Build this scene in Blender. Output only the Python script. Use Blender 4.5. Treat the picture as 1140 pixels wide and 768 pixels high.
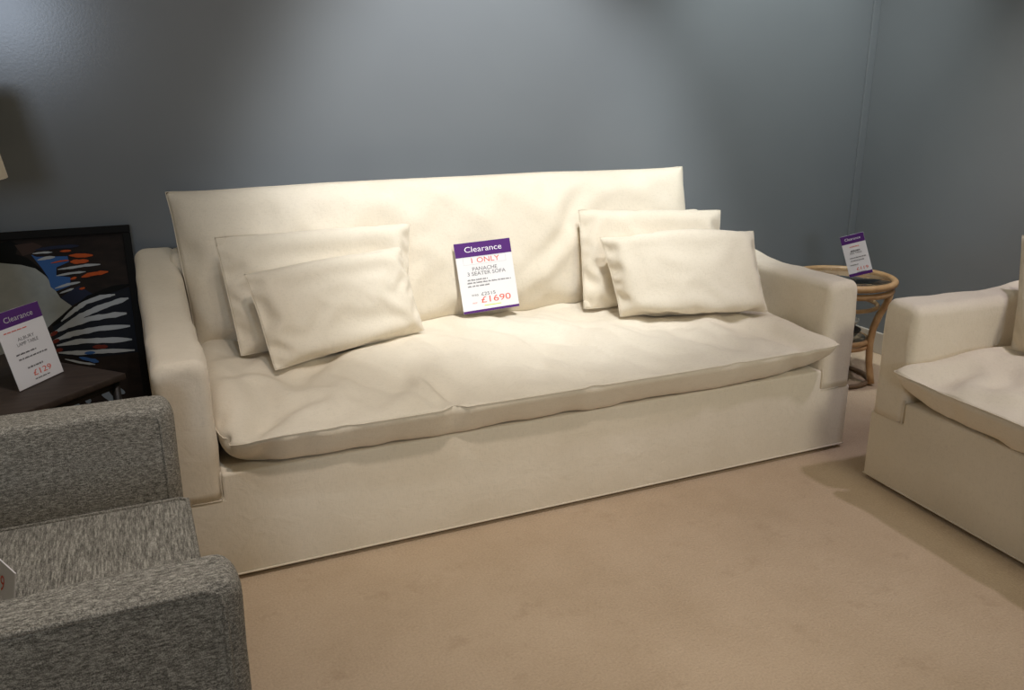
import bpy, bmesh, math, random
import numpy as np
from mathutils import Vector, Matrix, noise as mnoise
from mathutils.bvhtree import BVHTree

# ---------------------------------------------------------------- camera, world, lights
scene = bpy.context.scene
for o in list(bpy.data.objects):
    bpy.data.objects.remove(o, do_unlink=True)
COL = scene.collection

cam_data = bpy.data.cameras.new('camera')
cam = bpy.data.objects.new('camera', cam_data)
COL.objects.link(cam)
R_ = Vector((0.91233423, -0.40944331, -0.0015548))
U_ = Vector((0.12168163, 0.26750509, 0.95584236))
F_ = Vector((0.39094734, 0.87223689, -0.29387578))
M = Matrix((R_, U_, -F_)).transposed().to_4x4()
M.translation = Vector((-2.2029, -2.0640, 1.2325))
cam.matrix_world = M
cam_data.sensor_width = 36.0
cam_data.lens = 954.48 / 1140 * 36.0
cam_data.clip_start = 0.05
scene.camera = cam

scene.view_settings.view_transform = 'Standard'
scene.view_settings.look = 'None'
scene.view_settings.gamma = 1.0
scene.view_settings.use_curve_mapping = False
scene.view_settings.exposure = 0.0

world = bpy.data.worlds.new('showroom_ambient')
scene.world = world
world.use_nodes = True
wb = world.node_tree.nodes['Background']
wb.inputs['Color'].default_value = (1.0, 0.86, 0.62, 1)
wb.inputs['Strength'].default_value = 0.18


def spot(name, loc, aim, power, angle, blend=0.6, radius=0.05, color=(1.0, 0.82, 0.60)):
    d = bpy.data.lights.new(name, 'SPOT')
    d.energy = power
    d.spot_size = math.radians(angle)
    d.spot_blend = blend
    d.shadow_soft_size = radius
    d.color = color
    o = bpy.data.objects.new(name, d)
    COL.objects.link(o)
    o.location = loc
    o.rotation_euler = (Vector(aim) - Vector(loc)).to_track_quat('-Z', 'Y').to_euler()
    return o


def area(name, loc, aim, power, sx, sy, color=(1.0, 0.9, 0.78)):
    d = bpy.data.lights.new(name, 'AREA')
    d.shape = 'RECTANGLE'
    d.size = sx
    d.size_y = sy
    d.energy = power
    d.color = color
    o = bpy.data.objects.new(name, d)
    COL.objects.link(o)
    o.location = loc
    o.rotation_euler = (Vector(aim) - Vector(loc)).to_track_quat('-Z', 'Y').to_euler()
    return o


# recessed ceiling downlights of the showroom and the distant shop window behind the camera
# (power of each lamp, then its tint: warm halogens and a few neutral ones)
spot('sofa_wall_downlight', (-1.1, -0.1, 2.65), (-0.95, 1.0, 0.8), 138, 62, 0.8, 0.05, (1.0, 0.99, 0.98))
spot('left_wall_downlight', (-1.5, -0.4, 2.65), (-1.6, 1.0, 1.4), 20, 50, 0.9, 0.05, (1.0, 0.92, 0.93))
spot('sofa_downlight', (-1.0, -0.6, 2.65), (-0.9, 0.9, 0.75), 98, 52, 0.6, 0.05, (0.85, 0.92, 1.0))
spot('armchair_downlight', (-2.1, -0.6, 2.65), (-2.0, -0.3, 0.3), 25, 90, 0.9, 0.05, (0.8, 0.9, 1.0))
spot('table_downlight', (-1.75, -0.9, 2.65), (-1.9, -0.5, 0.4), 74, 70, 0.9, 0.05, (1.0, 0.87, 0.80))
spot('loveseat_downlight', (0.45, -0.7, 2.65), (0.3, -0.6, 0.4), 58, 80, 0.9, 0.05, (0.90, 0.82, 1.0))
spot('corner_downlight', (0.2, 0.2, 2.65), (0.45, 1.0, 1.2), 108, 70, 0.9, 0.05, (0.92, 1.0, 1.0))
spot('side_wall_downlight', (0.1, -0.6, 2.65), (0.966, -0.3, 1.12), 140, 54, 0.9, 0.05, (1.0, 0.97, 0.90))
spot('front_downlight', (-0.5, -3.2, 2.65), (-0.75, -0.1, 0.15), 144, 40, 0.6, 0.35, (1.0, 0.97, 0.83))
area('shop_window', (-3.2, -7.0, 2.0), (-2.4, 1.0, 1.4), 53, 0.9, 0.8, (0.70, 0.82, 1.0))

# ---------------------------------------------------------------- helpers


def tag(o, label=None, cat=None, group=None, kind=None):
    if label:
        o['label'] = label
    if cat:
        o['category'] = cat
    if group:
        o['group'] = group
    if kind:
        o['kind'] = kind
    return o


def empty(name, loc=(0, 0, 0), rz=0.0):
    o = bpy.data.objects.new(name, None)
    COL.objects.link(o)
    o.empty_display_size = 0.1
    o.location = loc
    o.rotation_euler = (0, 0, rz)
    return o


def link(name, me, mat, parent=None, smooth=True, subsurf=0):
    o = bpy.data.objects.new(name, me)
    COL.objects.link(o)
    if mat is not None:
        if isinstance(mat, (list, tuple)):
            for m in mat:
                me.materials.append(m)
        else:
            me.materials.append(mat)
    if parent is not None:
        o.parent = parent
    if smooth:
        for p in me.polygons:
            p.use_smooth = True
    if subsurf:
        md = o.modifiers.new('subdivision', 'SUBSURF')
        md.levels = subsurf
        md.render_levels = subsurf
    return o


def mesh_from(name, verts, faces):
    me = bpy.data.meshes.new(name)
    me.from_pydata([tuple(map(float, v)) for v in verts], [], [tuple(map(int, f)) for f in faces])
    me.validate()
    bm = bmesh.new()
    bm.from_mesh(me)
    bmesh.ops.recalc_face_normals(bm, faces=bm.faces)
    if bm.calc_volume(signed=True) < 0:
        bmesh.ops.reverse_faces(bm, faces=bm.faces)
    bm.to_mesh(me)
    bm.free()
    return me


def bm_mesh(name, bm):
    me = bpy.data.meshes.new(name)
    bmesh.ops.recalc_face_normals(bm, faces=bm.faces)
    bm.to_mesh(me)
    bm.free()
    return me


def box_bm(bm, lo, hi, bevel=0.0, seg=2):
    vs = [bm.verts.new((x, y, z)) for x in (lo[0], hi[0]) for y in (lo[1], hi[1]) for z in (lo[2], hi[2])]
    idx = [(0, 1, 3, 2), (4, 6, 7, 5), (0, 4, 5, 1), (2, 3, 7, 6), (0, 2, 6, 4), (1, 5, 7, 3)]
    fs = [bm.faces.new([vs[i] for i in f]) for f in idx]
    if bevel > 0:
        es = set(e for f in fs for e in f.edges)
        bmesh.ops.bevel(bm, geom=list(es), offset=bevel, segments=seg, profile=0.5, affect='EDGES')


def box_mesh(name, lo, hi, bevel=0.0, seg=2):
    bm = bmesh.new()
    box_bm(bm, lo, hi, bevel, seg)
    return bm_mesh(name, bm)


def tube(name, pts, rad, closed=False, n=8):
    """A swept round tube along pts; rad a number or one per point."""
    P = [Vector(p) for p in pts]
    N = len(P)
    rads = rad if isinstance(rad, (list, tuple)) else [rad] * N
    verts, faces = [], []
    up = None
    for i in range(N):
        a = P[(i - 1) % N] if (closed or i > 0) else P[i]
        b = P[(i + 1) % N] if (closed or i < N - 1) else P[i]
        t = (b - a).normalized()
        if up is None:
            up = Vector((0, 0, 1)) if abs(t.z) < 0.9 else Vector((1, 0, 0))
        s = t.cross(up)
        if s.length < 1e-5:
            s = t.orthogonal()
        s.normalize()
        u = s.cross(t).normalized()
        up = u
        for k in range(n):
            a_ = 2 * math.pi * k / n
            verts.append(P[i] + (s * math.cos(a_) + u * math.sin(a_)) * rads[i])
    M_ = N if closed else N - 1
    for i in range(M_):
        j = (i + 1) % N
        for k in range(n):
            l = (k + 1) % n
            faces.append((i * n + k, i * n + l, j * n + l, j * n + k))
    if not closed:
        faces.append(tuple(range(n - 1, -1, -1)))
        faces.append(tuple((N - 1) * n + k for k in range(n)))
    return mesh_from(name, verts, faces)


def lathe(name, prof, n=40):
    verts, faces = [], []
    for r, z in prof:
        for k in range(n):
            a = 2 * math.pi * k / n
            verts.append((r * math.cos(a), r * math.sin(a), z))
    for i in range(len(prof) - 1):
        for k in range(n):
            l = (k + 1) % n
            faces.append((i * n + k, i * n + l, (i + 1) * n + l, (i + 1) * n + k))
    return mesh_from(name, verts, faces)


def loft_arm(name, x0, x1, y0, y1, zb, ztop, r, ny=40, wob=0.0025, seed=0.0, rf=None, zbf=None):
    """Upholstered arm: rounded-top section swept along Y, with rounded ends."""
    rf = rf or r
    m = 6
    ys, ins = [], []
    for k in range(m + 1):
        a = k / m * math.pi / 2
        ys.append(y0 + rf * (1 - math.cos(a)))
        ins.append(rf * (1 - math.sin(a)))
    inner = np.linspace(y0 + rf, y1 - rf, ny)[1:-1]
    ys += list(inner)
    ins += [0.0] * len(inner)
    for k in range(m + 1):
        a = (1 - k / m) * math.pi / 2
        ys.append(y1 - rf * (1 - math.cos(a)))
        ins.append(rf * (1 - math.sin(a)))
    nz, nc, nt = 12, 6, 5
    verts, faces = [], []
    for y, d in zip(ys, ins):
        zt = ztop(y) - d
        zbot = zb if zbf is None else zbf(y)
        xa, xb = x0 + d, x1 - d
        rr = max(min(r, (xb - xa) / 2 - 1e-4), 1e-3)
        sec = []
        for k in range(nz):
            sec.append((xa, zbot + (zt - rr - zbot) * k / nz))
        for k in range(nc):
            a = k / nc * math.pi / 2
            sec.append((xa + rr * (1 - math.cos(a)), zt - rr + rr * math.sin(a)))
        for k in range(nt):
            sec.append((xa + rr + (xb - xa - 2 * rr) * k / nt, zt))
        for k in range(nc):
            a = (1 - k / nc) * math.pi / 2
            sec.append((xb - rr * (1 - math.cos(a)), zt - rr + rr * math.sin(a)))
        for k in range(nz + 1):
            sec.append((xb, zt - rr - (zt - rr - zbot) * k / nz))
        for x, z in sec:
            w = mnoise.noise(Vector((x * 7 + seed, y * 7, z * 7))) * wob * 1.6 + mnoise.noise(Vector((x * 19 + seed, y * 16, z * 19))) * wob * 0.7
            w *= min(max((z - zbot) / 0.12, 0.0), 1.0)
            fx = 1 if x > (x0 + x1) / 2 else -1
            verts.append((x + fx * w, y + w * (1 if y > (y0 + y1) / 2 else -1) * (1 if d > rf * .9 else .3), z + w * (1 if z > zbot + .05 else 0)))
    n = len(sec)
    for i in range(len(ys) - 1):
        for k in range(n - 1):
            faces.append((i * n + k, i * n + k + 1, (i + 1) * n + k + 1, (i + 1) * n + k))
        faces.append((i * n + n - 1, i * n, (i + 1) * n, (i + 1) * n + n - 1))
    faces.append(tuple(range(n)))
    faces.append(tuple((len(ys) - 1) * n + k for k in range(n - 1, -1, -1)))
    return mesh_from(name, verts, faces)


# ---------------------------------------------------------------- cushion simulation (stuffed two-sheet cloth)


def cushion_sim(w, h, nx, ny, T, grav=(0, 0, 0), steps=70, iters=10, K=60.0, planes=(), seam=1.0,
                seed=1, puckers=(), hyd=0.0, fill=1.0, roundc=0.0, pw=(2.5, 2.5, 0.6), excess=1.03, rimz=None, under=None, restk=1.0, lip=None, seam_v=None):
    """Two cloth sheets sewn at the rim, inflated to a target volume. Returns X[2, nx+1, ny+1, 3]."""
    rng = np.random.RandomState(seed)
    u = np.linspace(-w / 2, w / 2, nx + 1)
    v = np.linspace(-h / 2, h / 2, ny + 1)
    U, V = np.meshgrid(u, v, indexing='ij')
    if roundc > 0:      # round the corners of the cut panel
        for sx in (-1, 1):
            for sy in (-1, 1):
                dx = np.clip((sx * U - (w / 2 - roundc)) / roundc, 0, 1)
                dy = np.clip((sy * V - (h / 2 - roundc)) / roundc, 0, 1)
                rr = np.sqrt(dx ** 2 + dy ** 2)
                mx = np.maximum(dx, dy)
                s = np.where(rr > 1e-6, mx / np.maximum(rr, 1e-6), 1.0)
                U = np.where((dx > 0) & (dy > 0), sx * (w / 2 - roundc + dx * s * roundc), U)
                V = np.where((dx > 0) & (dy > 0), sy * (h / 2 - roundc + dy * s * roundc), V)
    X = np.zeros((2, nx + 1, ny + 1, 3))
    X[:, :, :, 0] = U
    X[:, :, :, 1] = V
    pu = np.clip(1 - np.abs(2 * U / w) ** pw[0], 0, 1)
    pv = np.clip(1 - np.abs(2 * V / h) ** pw[1], 0, 1)
    prof = (pu ** pw[2]) * (pv ** pw[2])
    nz = np.zeros_like(U)
    for f, a in ((3, .004), (7, .003), (13, .0015)):
        ph = rng.rand(4) * 7
        nz += a * (np.sin(U * f * 2.1 + ph[0]) * np.sin(V * f * 2.7 + ph[1]) + np.sin((U + V) * f * 1.7 + ph[2]))
    nz += rng.randn(*U.shape) * 0.0010
    Tt, Tb = (T / 2, T / 2) if not isinstance(T, tuple) else T
    profb = prof if under is None else (pu ** under[0]) * (pv ** under[1])
    X[0, :, :, 2] = Tt * prof
    X[1, :, :, 2] = -Tb * profb
    rest0 = X.copy()
    rest0[..., 2] *= restk
    X[0, :, :, 2] += nz * np.sqrt(prof)
    X[1, :, :, 2] += nz[::-1] * np.sqrt(prof)
    vol = (Tt * prof.sum() + Tb * profb.sum()) * (w / nx) * (h / ny) * fill
    Vel = np.zeros_like(X)
    cons = []

    def add(sa, sb, stiff, only_push=False):
        La = np.linalg.norm(rest0[(slice(None),) + sa] - rest0[(slice(None),) + sb], axis=-1, keepdims=True)
        rimA = np.zeros((2, nx + 1, ny + 1), bool); rimA[:, 0] = rimA[:, -1] = True; rimA[:, :, 0] = rimA[:, :, -1] = True
        both = rimA[(slice(None),) + sa] & rimA[(slice(None),) + sb]
        horiz = np.abs((rest0[(slice(None),) + sa] - rest0[(slice(None),) + sb])[..., 0:1]) > np.abs((rest0[(slice(None),) + sa] - rest0[(slice(None),) + sb])[..., 1:2])
        sm = np.where(horiz, seam, seam if seam_v is None else seam_v)
        La = La * np.where(both[..., None], sm, excess)
        cons.append(((slice(None),) + sa, (slice(None),) + sb, La, stiff, only_push))
    for k in (0, 1):
        a = slice(k, nx, 2); b = slice(k + 1, nx + 1, 2)
        add((a, slice(None)), (b, slice(None)), 1.0)
        a = slice(k, ny, 2); b = slice(k + 1, ny + 1, 2)
        add((slice(None), a), (slice(None), b), 1.0)
    for k in (0, 1):
        for l in (0, 1):
            add((slice(k, nx, 2), slice(l, ny, 2)), (slice(k + 1, nx + 1, 2), slice(l + 1, ny + 1, 2)), 0.5)
            add((slice(k + 1, nx + 1, 2), slice(l, ny, 2)), (slice(k, nx, 2), slice(l + 1, ny + 1, 2)), 0.5)
    for s in (0, 1, 2, 3):
        na = len(range(s, nx - 1, 4))
        if na:
            add((slice(s, nx - 1, 4), slice(None)), (slice(s + 2, nx + 1, 4), slice(None)), 0.25, True)
        nb = len(range(s, ny - 1, 4))
        if nb:
            add((slice(None), slice(s, ny - 1, 4)), (slice(None), slice(s + 2, ny + 1, 4)), 0.25, True)
    dt = 1 / 50.0
    g = np.array(grav, float)
    P = 0.0
    for it in range(steps):
        # normals from central differences
        dU = np.zeros_like(X); dV = np.zeros_like(X)
        dU[:, 1:-1] = (X[:, 2:] - X[:, :-2]) / 2
        dU[:, 0] = X[:, 1] - X[:, 0]; dU[:, -1] = X[:, -1] - X[:, -2]
        dV[:, :, 1:-1] = (X[:, :, 2:] - X[:, :, :-2]) / 2
        dV[:, :, 0] = X[:, :, 1] - X[:, :, 0]; dV[:, :, -1] = X[:, :, -1] - X[:, :, -2]
        N = np.cross(dU, dV)
        N[1] *= -1
        volume = (N * (X - X.mean(axis=(0, 1, 2)))).sum() / 3.0
        a0 = (w / nx) * (h / ny)
        P = np.clip(K * (vol / max(volume, vol * 0.25) - 1.0), -6, K)
        ht = 1.0 - hyd * (X[..., 1:2] / (h / 2))
        acc = P * ht * (N / a0) + g
        Vel = (Vel + acc * dt) * 0.90
        Y = X + Vel * dt
        for q in range(iters):
            for a, b, L, st, push in cons:
                d = Y[b] - Y[a]
                l = np.sqrt((d * d).sum(-1, keepdims=True)) + 1e-9
                c = (l - L) / l * 0.5 * st
                if push:
                    c = np.minimum(c, 0)
                d *= c
                Y[a] += d
                Y[b] -= d
            for (i0, side, span, ratio) in puckers:
                j = 0 if side < 0 else ny
                seg = Y[:, i0 - span:i0 + span + 1, j]
                mid = seg.mean(axis=(0, 1))
                tgt = mid + (seg - mid) * 0.97
                lw = np.abs(seg[:, -1] - seg[:, 0]).max()
                if lw > ratio * 2 * span * w / nx:
                    Y[:, i0 - span:i0 + span + 1, j] = tgt
            for sl in ((slice(None), 0), (slice(None), nx)):
                m_ = Y[sl].mean(axis=0); Y[sl] = m_
            for j in (0, ny):
                m_ = Y[:, :, j].mean(axis=0); Y[:, :, j] = m_
            if rimz is not None:
                for j in (0, ny):
                    Y[:, :, j, 2] = 0.7 * Y[:, :, j, 2] + 0.3 * rimz
                for i in (0, nx):
                    Y[:, i, :, 2] = 0.7 * Y[:, i, :, 2] + 0.3 * rimz
            for ax, sgn, val in planes:
                if sgn > 0:
                    vv = val if (lip is None or ax != 2) else np.where(Y[..., 1] < lip[0], val - lip[1], val)
                    Y[..., ax] = np.maximum(Y[..., ax], vv)
                else:
                    Y[..., ax] = np.minimum(Y[..., ax], val)
        Vel = (Y - X) / dt
        X = Y
    # light smoothing of grid noise
    for q in range(1):
        S = X.copy()
        S[:, 1:-1, 1:-1] = 0.5 * X[:, 1:-1, 1:-1] + 0.125 * (X[:, 2:, 1:-1] + X[:, :-2, 1:-1] + X[:, 1:-1, 2:] + X[:, 1:-1, :-2])
        X = S
    return X


def cushion_mesh(name, X):
    _, a, b, _ = X.shape
    ids = np.zeros((2, a, b), int)
    verts = []
    for i in range(a):
        for j in range(b):
            ids[0, i, j] = len(verts)
            verts.append(X[0, i, j])
    for i in range(a):
        for j in range(b):
            if i in (0, a - 1) or j in (0, b - 1):
                ids[1, i, j] = ids[0, i, j]
            else:
                ids[1, i, j] = len(verts)
                verts.append(X[1, i, j])
    faces = []
    for i in range(a - 1):
        for j in range(b - 1):
            faces.append((ids[0, i, j], ids[0, i + 1, j], ids[0, i + 1, j + 1], ids[0, i, j + 1]))
            q = (ids[1, i, j], ids[1, i, j + 1], ids[1, i + 1, j + 1], ids[1, i + 1, j])
            faces.append(q)
    me = mesh_from(name, verts, faces)
    rimset = set(int(ids[0, i, j]) for i in range(a) for j in range(b) if i in (0, a - 1) or j in (0, b - 1))
    at = me.attributes.new('crease_edge', 'FLOAT', 'EDGE')
    at.data.foreach_set('value', [1.0 if (e.vertices[0] in rimset and e.vertices[1] in rimset) else 0.0 for e in me.edges])
    return me


def rim(X):
    return ([X[0, i, 0] for i in range(X.shape[1])] + [X[0, -1, j] for j in range(1, X.shape[2])] +
            [X[0, i, -1] for i in range(X.shape[1] - 2, -1, -1)] + [X[0, 0, j] for j in range(X.shape[2] - 2, 0, -1)])


def warp(X, quad):
    """Bilinear placement of a cushion so its four corners sit at quad = BL, BR, TR, TL."""
    BL, BR, TR, TL = [np.array(q, float) for q in quad]
    c = [X[0, 0, 0], X[0, -1, 0], X[0, -1, -1], X[0, 0, -1]]
    x0 = (c[0][0] + c[3][0]) / 2; x1 = (c[1][0] + c[2][0]) / 2
    y0 = (c[0][1] + c[1][1]) / 2; y1 = (c[2][1] + c[3][1]) / 2
    s = ((X[..., 0] - x0) / (x1 - x0))[..., None]
    t = ((X[..., 1] - y0) / (y1 - y0))[..., None]
    n = np.cross((BR - BL + TR - TL) / 2, (TL - BL + TR - BR) / 2)
    n /= np.linalg.norm(n)
    zc = np.mean([q[2] for q in c])
    return (BL * (1 - s) + BR * s) * (1 - t) + (TL * (1 - s) + TR * s) * t + (X[..., 2:3] - zc) * n


# ---------------------------------------------------------------- materials


def new_mat(name, base=(0.8, 0.8, 0.8), rough=0.8, spec=0.3):
    m = bpy.data.materials.new(name)
    m.use_nodes = True
    b = m.node_tree.nodes['Principled BSDF']
    b.inputs['Base Color'].default_value = (*base, 1)
    b.inputs['Roughness'].default_value = rough
    b.inputs['Specular IOR Level'].default_value = spec
    return m, m.node_tree.nodes, m.node_tree.links, b


def tex_noise(nt, lk, scale, stretch=(1, 1, 1), detail=3.0, rough=0.6):
    tc = nt.new('ShaderNodeTexCoord')
    mp = nt.new('ShaderNodeMapping')
    mp.inputs['Scale'].default_value = stretch
    lk.new(tc.outputs['Object'], mp.inputs['Vector'])
    n = nt.new('ShaderNodeTexNoise')
    n.inputs['Scale'].default_value = scale
    n.inputs['Detail'].default_value = detail
    n.inputs['Roughness'].default_value = rough
    lk.new(mp.outputs['Vector'], n.inputs['Vector'])
    return n


def ramp(nt, lk, src, stops):
    r = nt.new('ShaderNodeValToRGB')
    while len(r.color_ramp.elements) < len(stops):
        r.color_ramp.elements.new(0.5)
    for e, (p, c) in zip(r.color_ramp.elements, stops):
        e.position = p
        e.color = (*c, 1)
    lk.new(src, r.inputs['Fac'])
    return r


def mixrgb(nt, lk, fac, a, b, mode='MIX'):
    m = nt.new('ShaderNodeMix')
    m.data_type = 'RGBA'
    m.blend_type = mode
    if isinstance(fac, float):
        m.inputs[0].default_value = fac
    else:
        lk.new(fac, m.inputs[0])
    lk.new(a, m.inputs[6])
    lk.new(b, m.inputs[7])
    return m.outputs[2]


def bump(nt, lk, b, src, strength, dist):
    n = nt.new('ShaderNodeBump')
    n.inputs['Strength'].default_value = strength
    n.inputs['Distance'].default_value = dist
    lk.new(src, n.inputs['Height'])
    lk.new(n.outputs['Normal'], b.inputs['Normal'])
    return n


def linen(name, c0, c1, weave=0.35):
    m, nt, lk, b = new_mat(name, c0, 0.92, 0.12)
    blot = tex_noise(nt, lk, 3.0, detail=4)
    r = ramp(nt, lk, blot.outputs['Fac'], [(0.3, c0), (0.7, c1)])
    th = tex_noise(nt, lk, 260, (1, 1, 0.25), 2)
    tv = tex_noise(nt, lk, 260, (0.25, 0.6, 1), 2)
    mx = nt.new('ShaderNodeMath'); mx.operation = 'ADD'
    lk.new(th.outputs['Fac'], mx.inputs[0]); lk.new(tv.outputs['Fac'], mx.inputs[1])
    r2 = ramp(nt, lk, mx.outputs[0], [(0.0, (0.0, 0.0, 0.0)), (1.0, (1, 1, 1))])
    r2.color_ramp.elements[0].position = 0.75
    r2.color_ramp.elements[0].color = (0.91, 0.91, 0.90, 1)
    r2.color_ramp.elements[1].position = 1.0
    out = mixrgb(nt, lk, weave, r.outputs['Color'], r2.outputs['Color'], 'MULTIPLY')
    lk.new(out, b.inputs['Base Color'])
    weave_n = bump(nt, lk, b, mx.outputs[0], 0.2, 0.001)
    cr = tex_noise(nt, lk, 15, (1, 1, 1), 5, 0.62)
    cr.inputs['Distortion'].default_value = 0.8
    crinkle = nt.new('ShaderNodeBump')
    crinkle.inputs['Strength'].default_value = 0.22
    crinkle.inputs['Distance'].default_value = 0.012
    lk.new(cr.outputs['Fac'], crinkle.inputs['Height'])
    lk.new(crinkle.outputs['Normal'], weave_n.inputs['Normal'])
    b.inputs['Sheen Weight'].default_value = 0.15
    b.inputs['Sheen Roughness'].default_value = 0.5
    return m


LINEN = linen('cream_linen', (0.70, 0.62, 0.49), (0.77, 0.69, 0.56), 0.6)
SEAM = linen('cream_linen_seam', (0.64, 0.56, 0.43), (0.69, 0.61, 0.48), 0.6)


def tweed(name, stretch, scale):
    m, nt, lk, b = new_mat(name, (0.2, 0.19, 0.17), 0.95, 0.1)
    a = tex_noise(nt, lk, scale, stretch, 3, 0.75)
    c = tex_noise(nt, lk, scale * 2.6, (1, 1, 1), 2, 0.7)
    mx = nt.new('ShaderNodeMath'); mx.operation = 'ADD'
    lk.new(a.outputs['Fac'], mx.inputs[0]); lk.new(c.outputs['Fac'], mx.inputs[1])
    hf = nt.new('ShaderNodeMath'); hf.operation = 'MULTIPLY'; hf.inputs[1].default_value = 0.5
    lk.new(mx.outputs[0], hf.inputs[0])
    r = ramp(nt, lk, hf.outputs[0], [(0.38, (0.075, 0.07, 0.06)), (0.5, (0.26, 0.247, 0.21)), (0.62, (0.60, 0.57, 0.49))])
    lk.new(r.outputs['Color'], b.inputs['Base Color'])
    bump(nt, lk, b, hf.outputs[0], 0.8, 0.004)
    return m


TWEED = tweed('grey_tweed', (0.4, 0.9, 1.2), 290)
TWEED_SEAT = tweed('grey_tweed_seat', (1.0, 0.10, 1.0), 300)
TWEED_PIPE = tweed('grey_tweed_piping', (1, 1, 1), 300)

# carpet
CARPET, nt, lk, b = new_mat('beige_carpet', (0.5, 0.38, 0.26), 1.0, 0.05)
n1 = tex_noise(nt, lk, 2.2, detail=6, rough=0.65)
n2 = tex_noise(nt, lk, 170, detail=2)
r1 = ramp(nt, lk, n1.outputs['Fac'], [(0.28, (0.48, 0.36, 0.24)), (0.55, (0.55, 0.42, 0.29)), (0.75, (0.58, 0.45, 0.315))])
r2 = ramp(nt, lk, n2.outputs['Fac'], [(0.3, (0.80, 0.80, 0.80)), (0.7, (1, 1, 1))])
out = mixrgb(nt, lk, 0.7, r1.outputs['Color'], r2.outputs['Color'], 'MULTIPLY')
n3 = tex_noise(nt, lk, 7.5, detail=4, rough=0.7)
r3 = ramp(nt, lk, n3.outputs['Fac'], [(0.28, (0.84, 0.82, 0.80)), (0.42, (1, 1, 1))])
out = mixrgb(nt, lk, 0.7, out, r3.outputs['Color'], 'MULTIPLY')
lk.new(out, b.inputs['Base Color'])
bump(nt, lk, b, n2.outputs['Fac'], 0.6, 0.004)

# satin wall paint
WALL, nt, lk, b = new_mat('slate_satin_paint', (0.19, 0.22, 0.235), 0.2, 0.5)
n1 = tex_noise(nt, lk, 1.3, detail=3)
r1 = ramp(nt, lk, n1.outputs['Fac'], [(0.3, (0.182, 0.197, 0.208)), (0.7, (0.197, 0.214, 0.224))])
lk.new(r1.outputs['Color'], b.inputs['Base Color'])
n2 = tex_noise(nt, lk, 120, detail=3)
bump(nt, lk, b, n2.outputs['Fac'], 0.05, 0.002)

SKIRT, _, _, _ = new_mat('pale_skirting_paint', (0.50, 0.45, 0.38), 0.5, 0.4)
BLACK, _, _, _ = new_mat('black_frame_lacquer', (0.009, 0.009, 0.009), 0.7, 0.15)
DARKMETAL, _, _, _ = new_mat('black_table_leg', (0.015, 0.014, 0.014), 0.5, 0.4)
WOOD, nt, lk, b = new_mat('dark_brown_wood', (0.045, 0.032, 0.026), 0.5, 0.35)
n1 = tex_noise(nt, lk, 9, (1, 9, 1), 4)
r1 = ramp(nt, lk, n1.outputs['Fac'], [(0.3, (0.035, 0.025, 0.021)), (0.7, (0.058, 0.042, 0.034))])
lk.new(r1.outputs['Color'], b.inputs['Base Color'])
CANE, nt, lk, b = new_mat('honey_rattan_cane', (0.5, 0.3, 0.14), 0.4, 0.5)
n1 = tex_noise(nt, lk, 14, detail=3)
r1 = ramp(nt, lk, n1.outputs['Fac'], [(0.3, (0.36, 0.20, 0.085)), (0.7, (0.56, 0.36, 0.18))])
lk.new(r1.outputs['Color'], b.inputs['Base Color'])
CANE_DARK, _, _, _ = new_mat('brown_cane_binding', (0.18, 0.12, 0.07), 0.6, 0.3)
GLASS, nt, lk, b = new_mat('clear_table_glass', (0.92, 0.97, 0.95), 0.02, 0.5)
b.inputs['Transmission Weight'].default_value = 1.0
b.inputs['IOR'].default_value = 1.45
PLASTIC, nt, lk, b = new_mat('clear_acrylic', (0.97, 0.97, 0.97), 0.05, 0.5)
b.inputs['Transmission Weight'].default_value = 1.0
b.inputs['IOR'].default_value = 1.2
SHADE, nt, lk, b = new_mat('cream_lampshade_fabric', (0.88, 0.83, 0.72), 0.9, 0.1)
b.inputs['Transmission Weight'].default_value = 0.0
n1 = tex_noise(nt, lk, 120, (1, 1, 4), 2)
bump(nt, lk, b, n1.outputs['Fac'], 0.2, 0.001)
CERAMIC, _, _, _ = new_mat('glazed_lamp_base', (0.35, 0.33, 0.30), 0.25, 0.5)
BRASS, nt, lk, b = new_mat('lamp_brass', (0.55, 0.42, 0.2), 0.3, 0.5)
b.inputs['Metallic'].default_value = 1.0
PAPER, _, _, _ = new_mat('white_card', (0.80, 0.78, 0.78), 0.55, 0.3)
PURPLE, _, _, _ = new_mat('purple_print', (0.085, 0.018, 0.16), 0.5, 0.3)
WHITEINK, _, _, _ = new_mat('white_print', (0.85, 0.82, 0.85), 0.6, 0.2)
REDINK, _, _, _ = new_mat('red_print', (0.75, 0.13, 0.08), 0.6, 0.2)
GREYINK, _, _, _ = new_mat('grey_print', (0.16, 0.15, 0.15), 0.6, 0.2)
PALEINK, _, _, _ = new_mat('pale_grey_print', (0.55, 0.53, 0.52), 0.6, 0.2)
GREENINK, _, _, _ = new_mat('yellow_green_highlight', (0.62, 0.75, 0.12), 0.6, 0.2)
BOWL, _, _, _ = new_mat('pale_grey_gloss', (0.38, 0.37, 0.35), 0.18, 0.6)
DARKOBJ, _, _, _ = new_mat('near_black_gloss', (0.02, 0.018, 0.016), 0.35, 0.4)

# ---------------------------------------------------------------- the room
WALL_Y, WALL_X = 1.0, 0.966


def structure(name, me, mat):
    o = link(name, me, mat, smooth=False)
    o['kind'] = 'structure'
    return o


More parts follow.
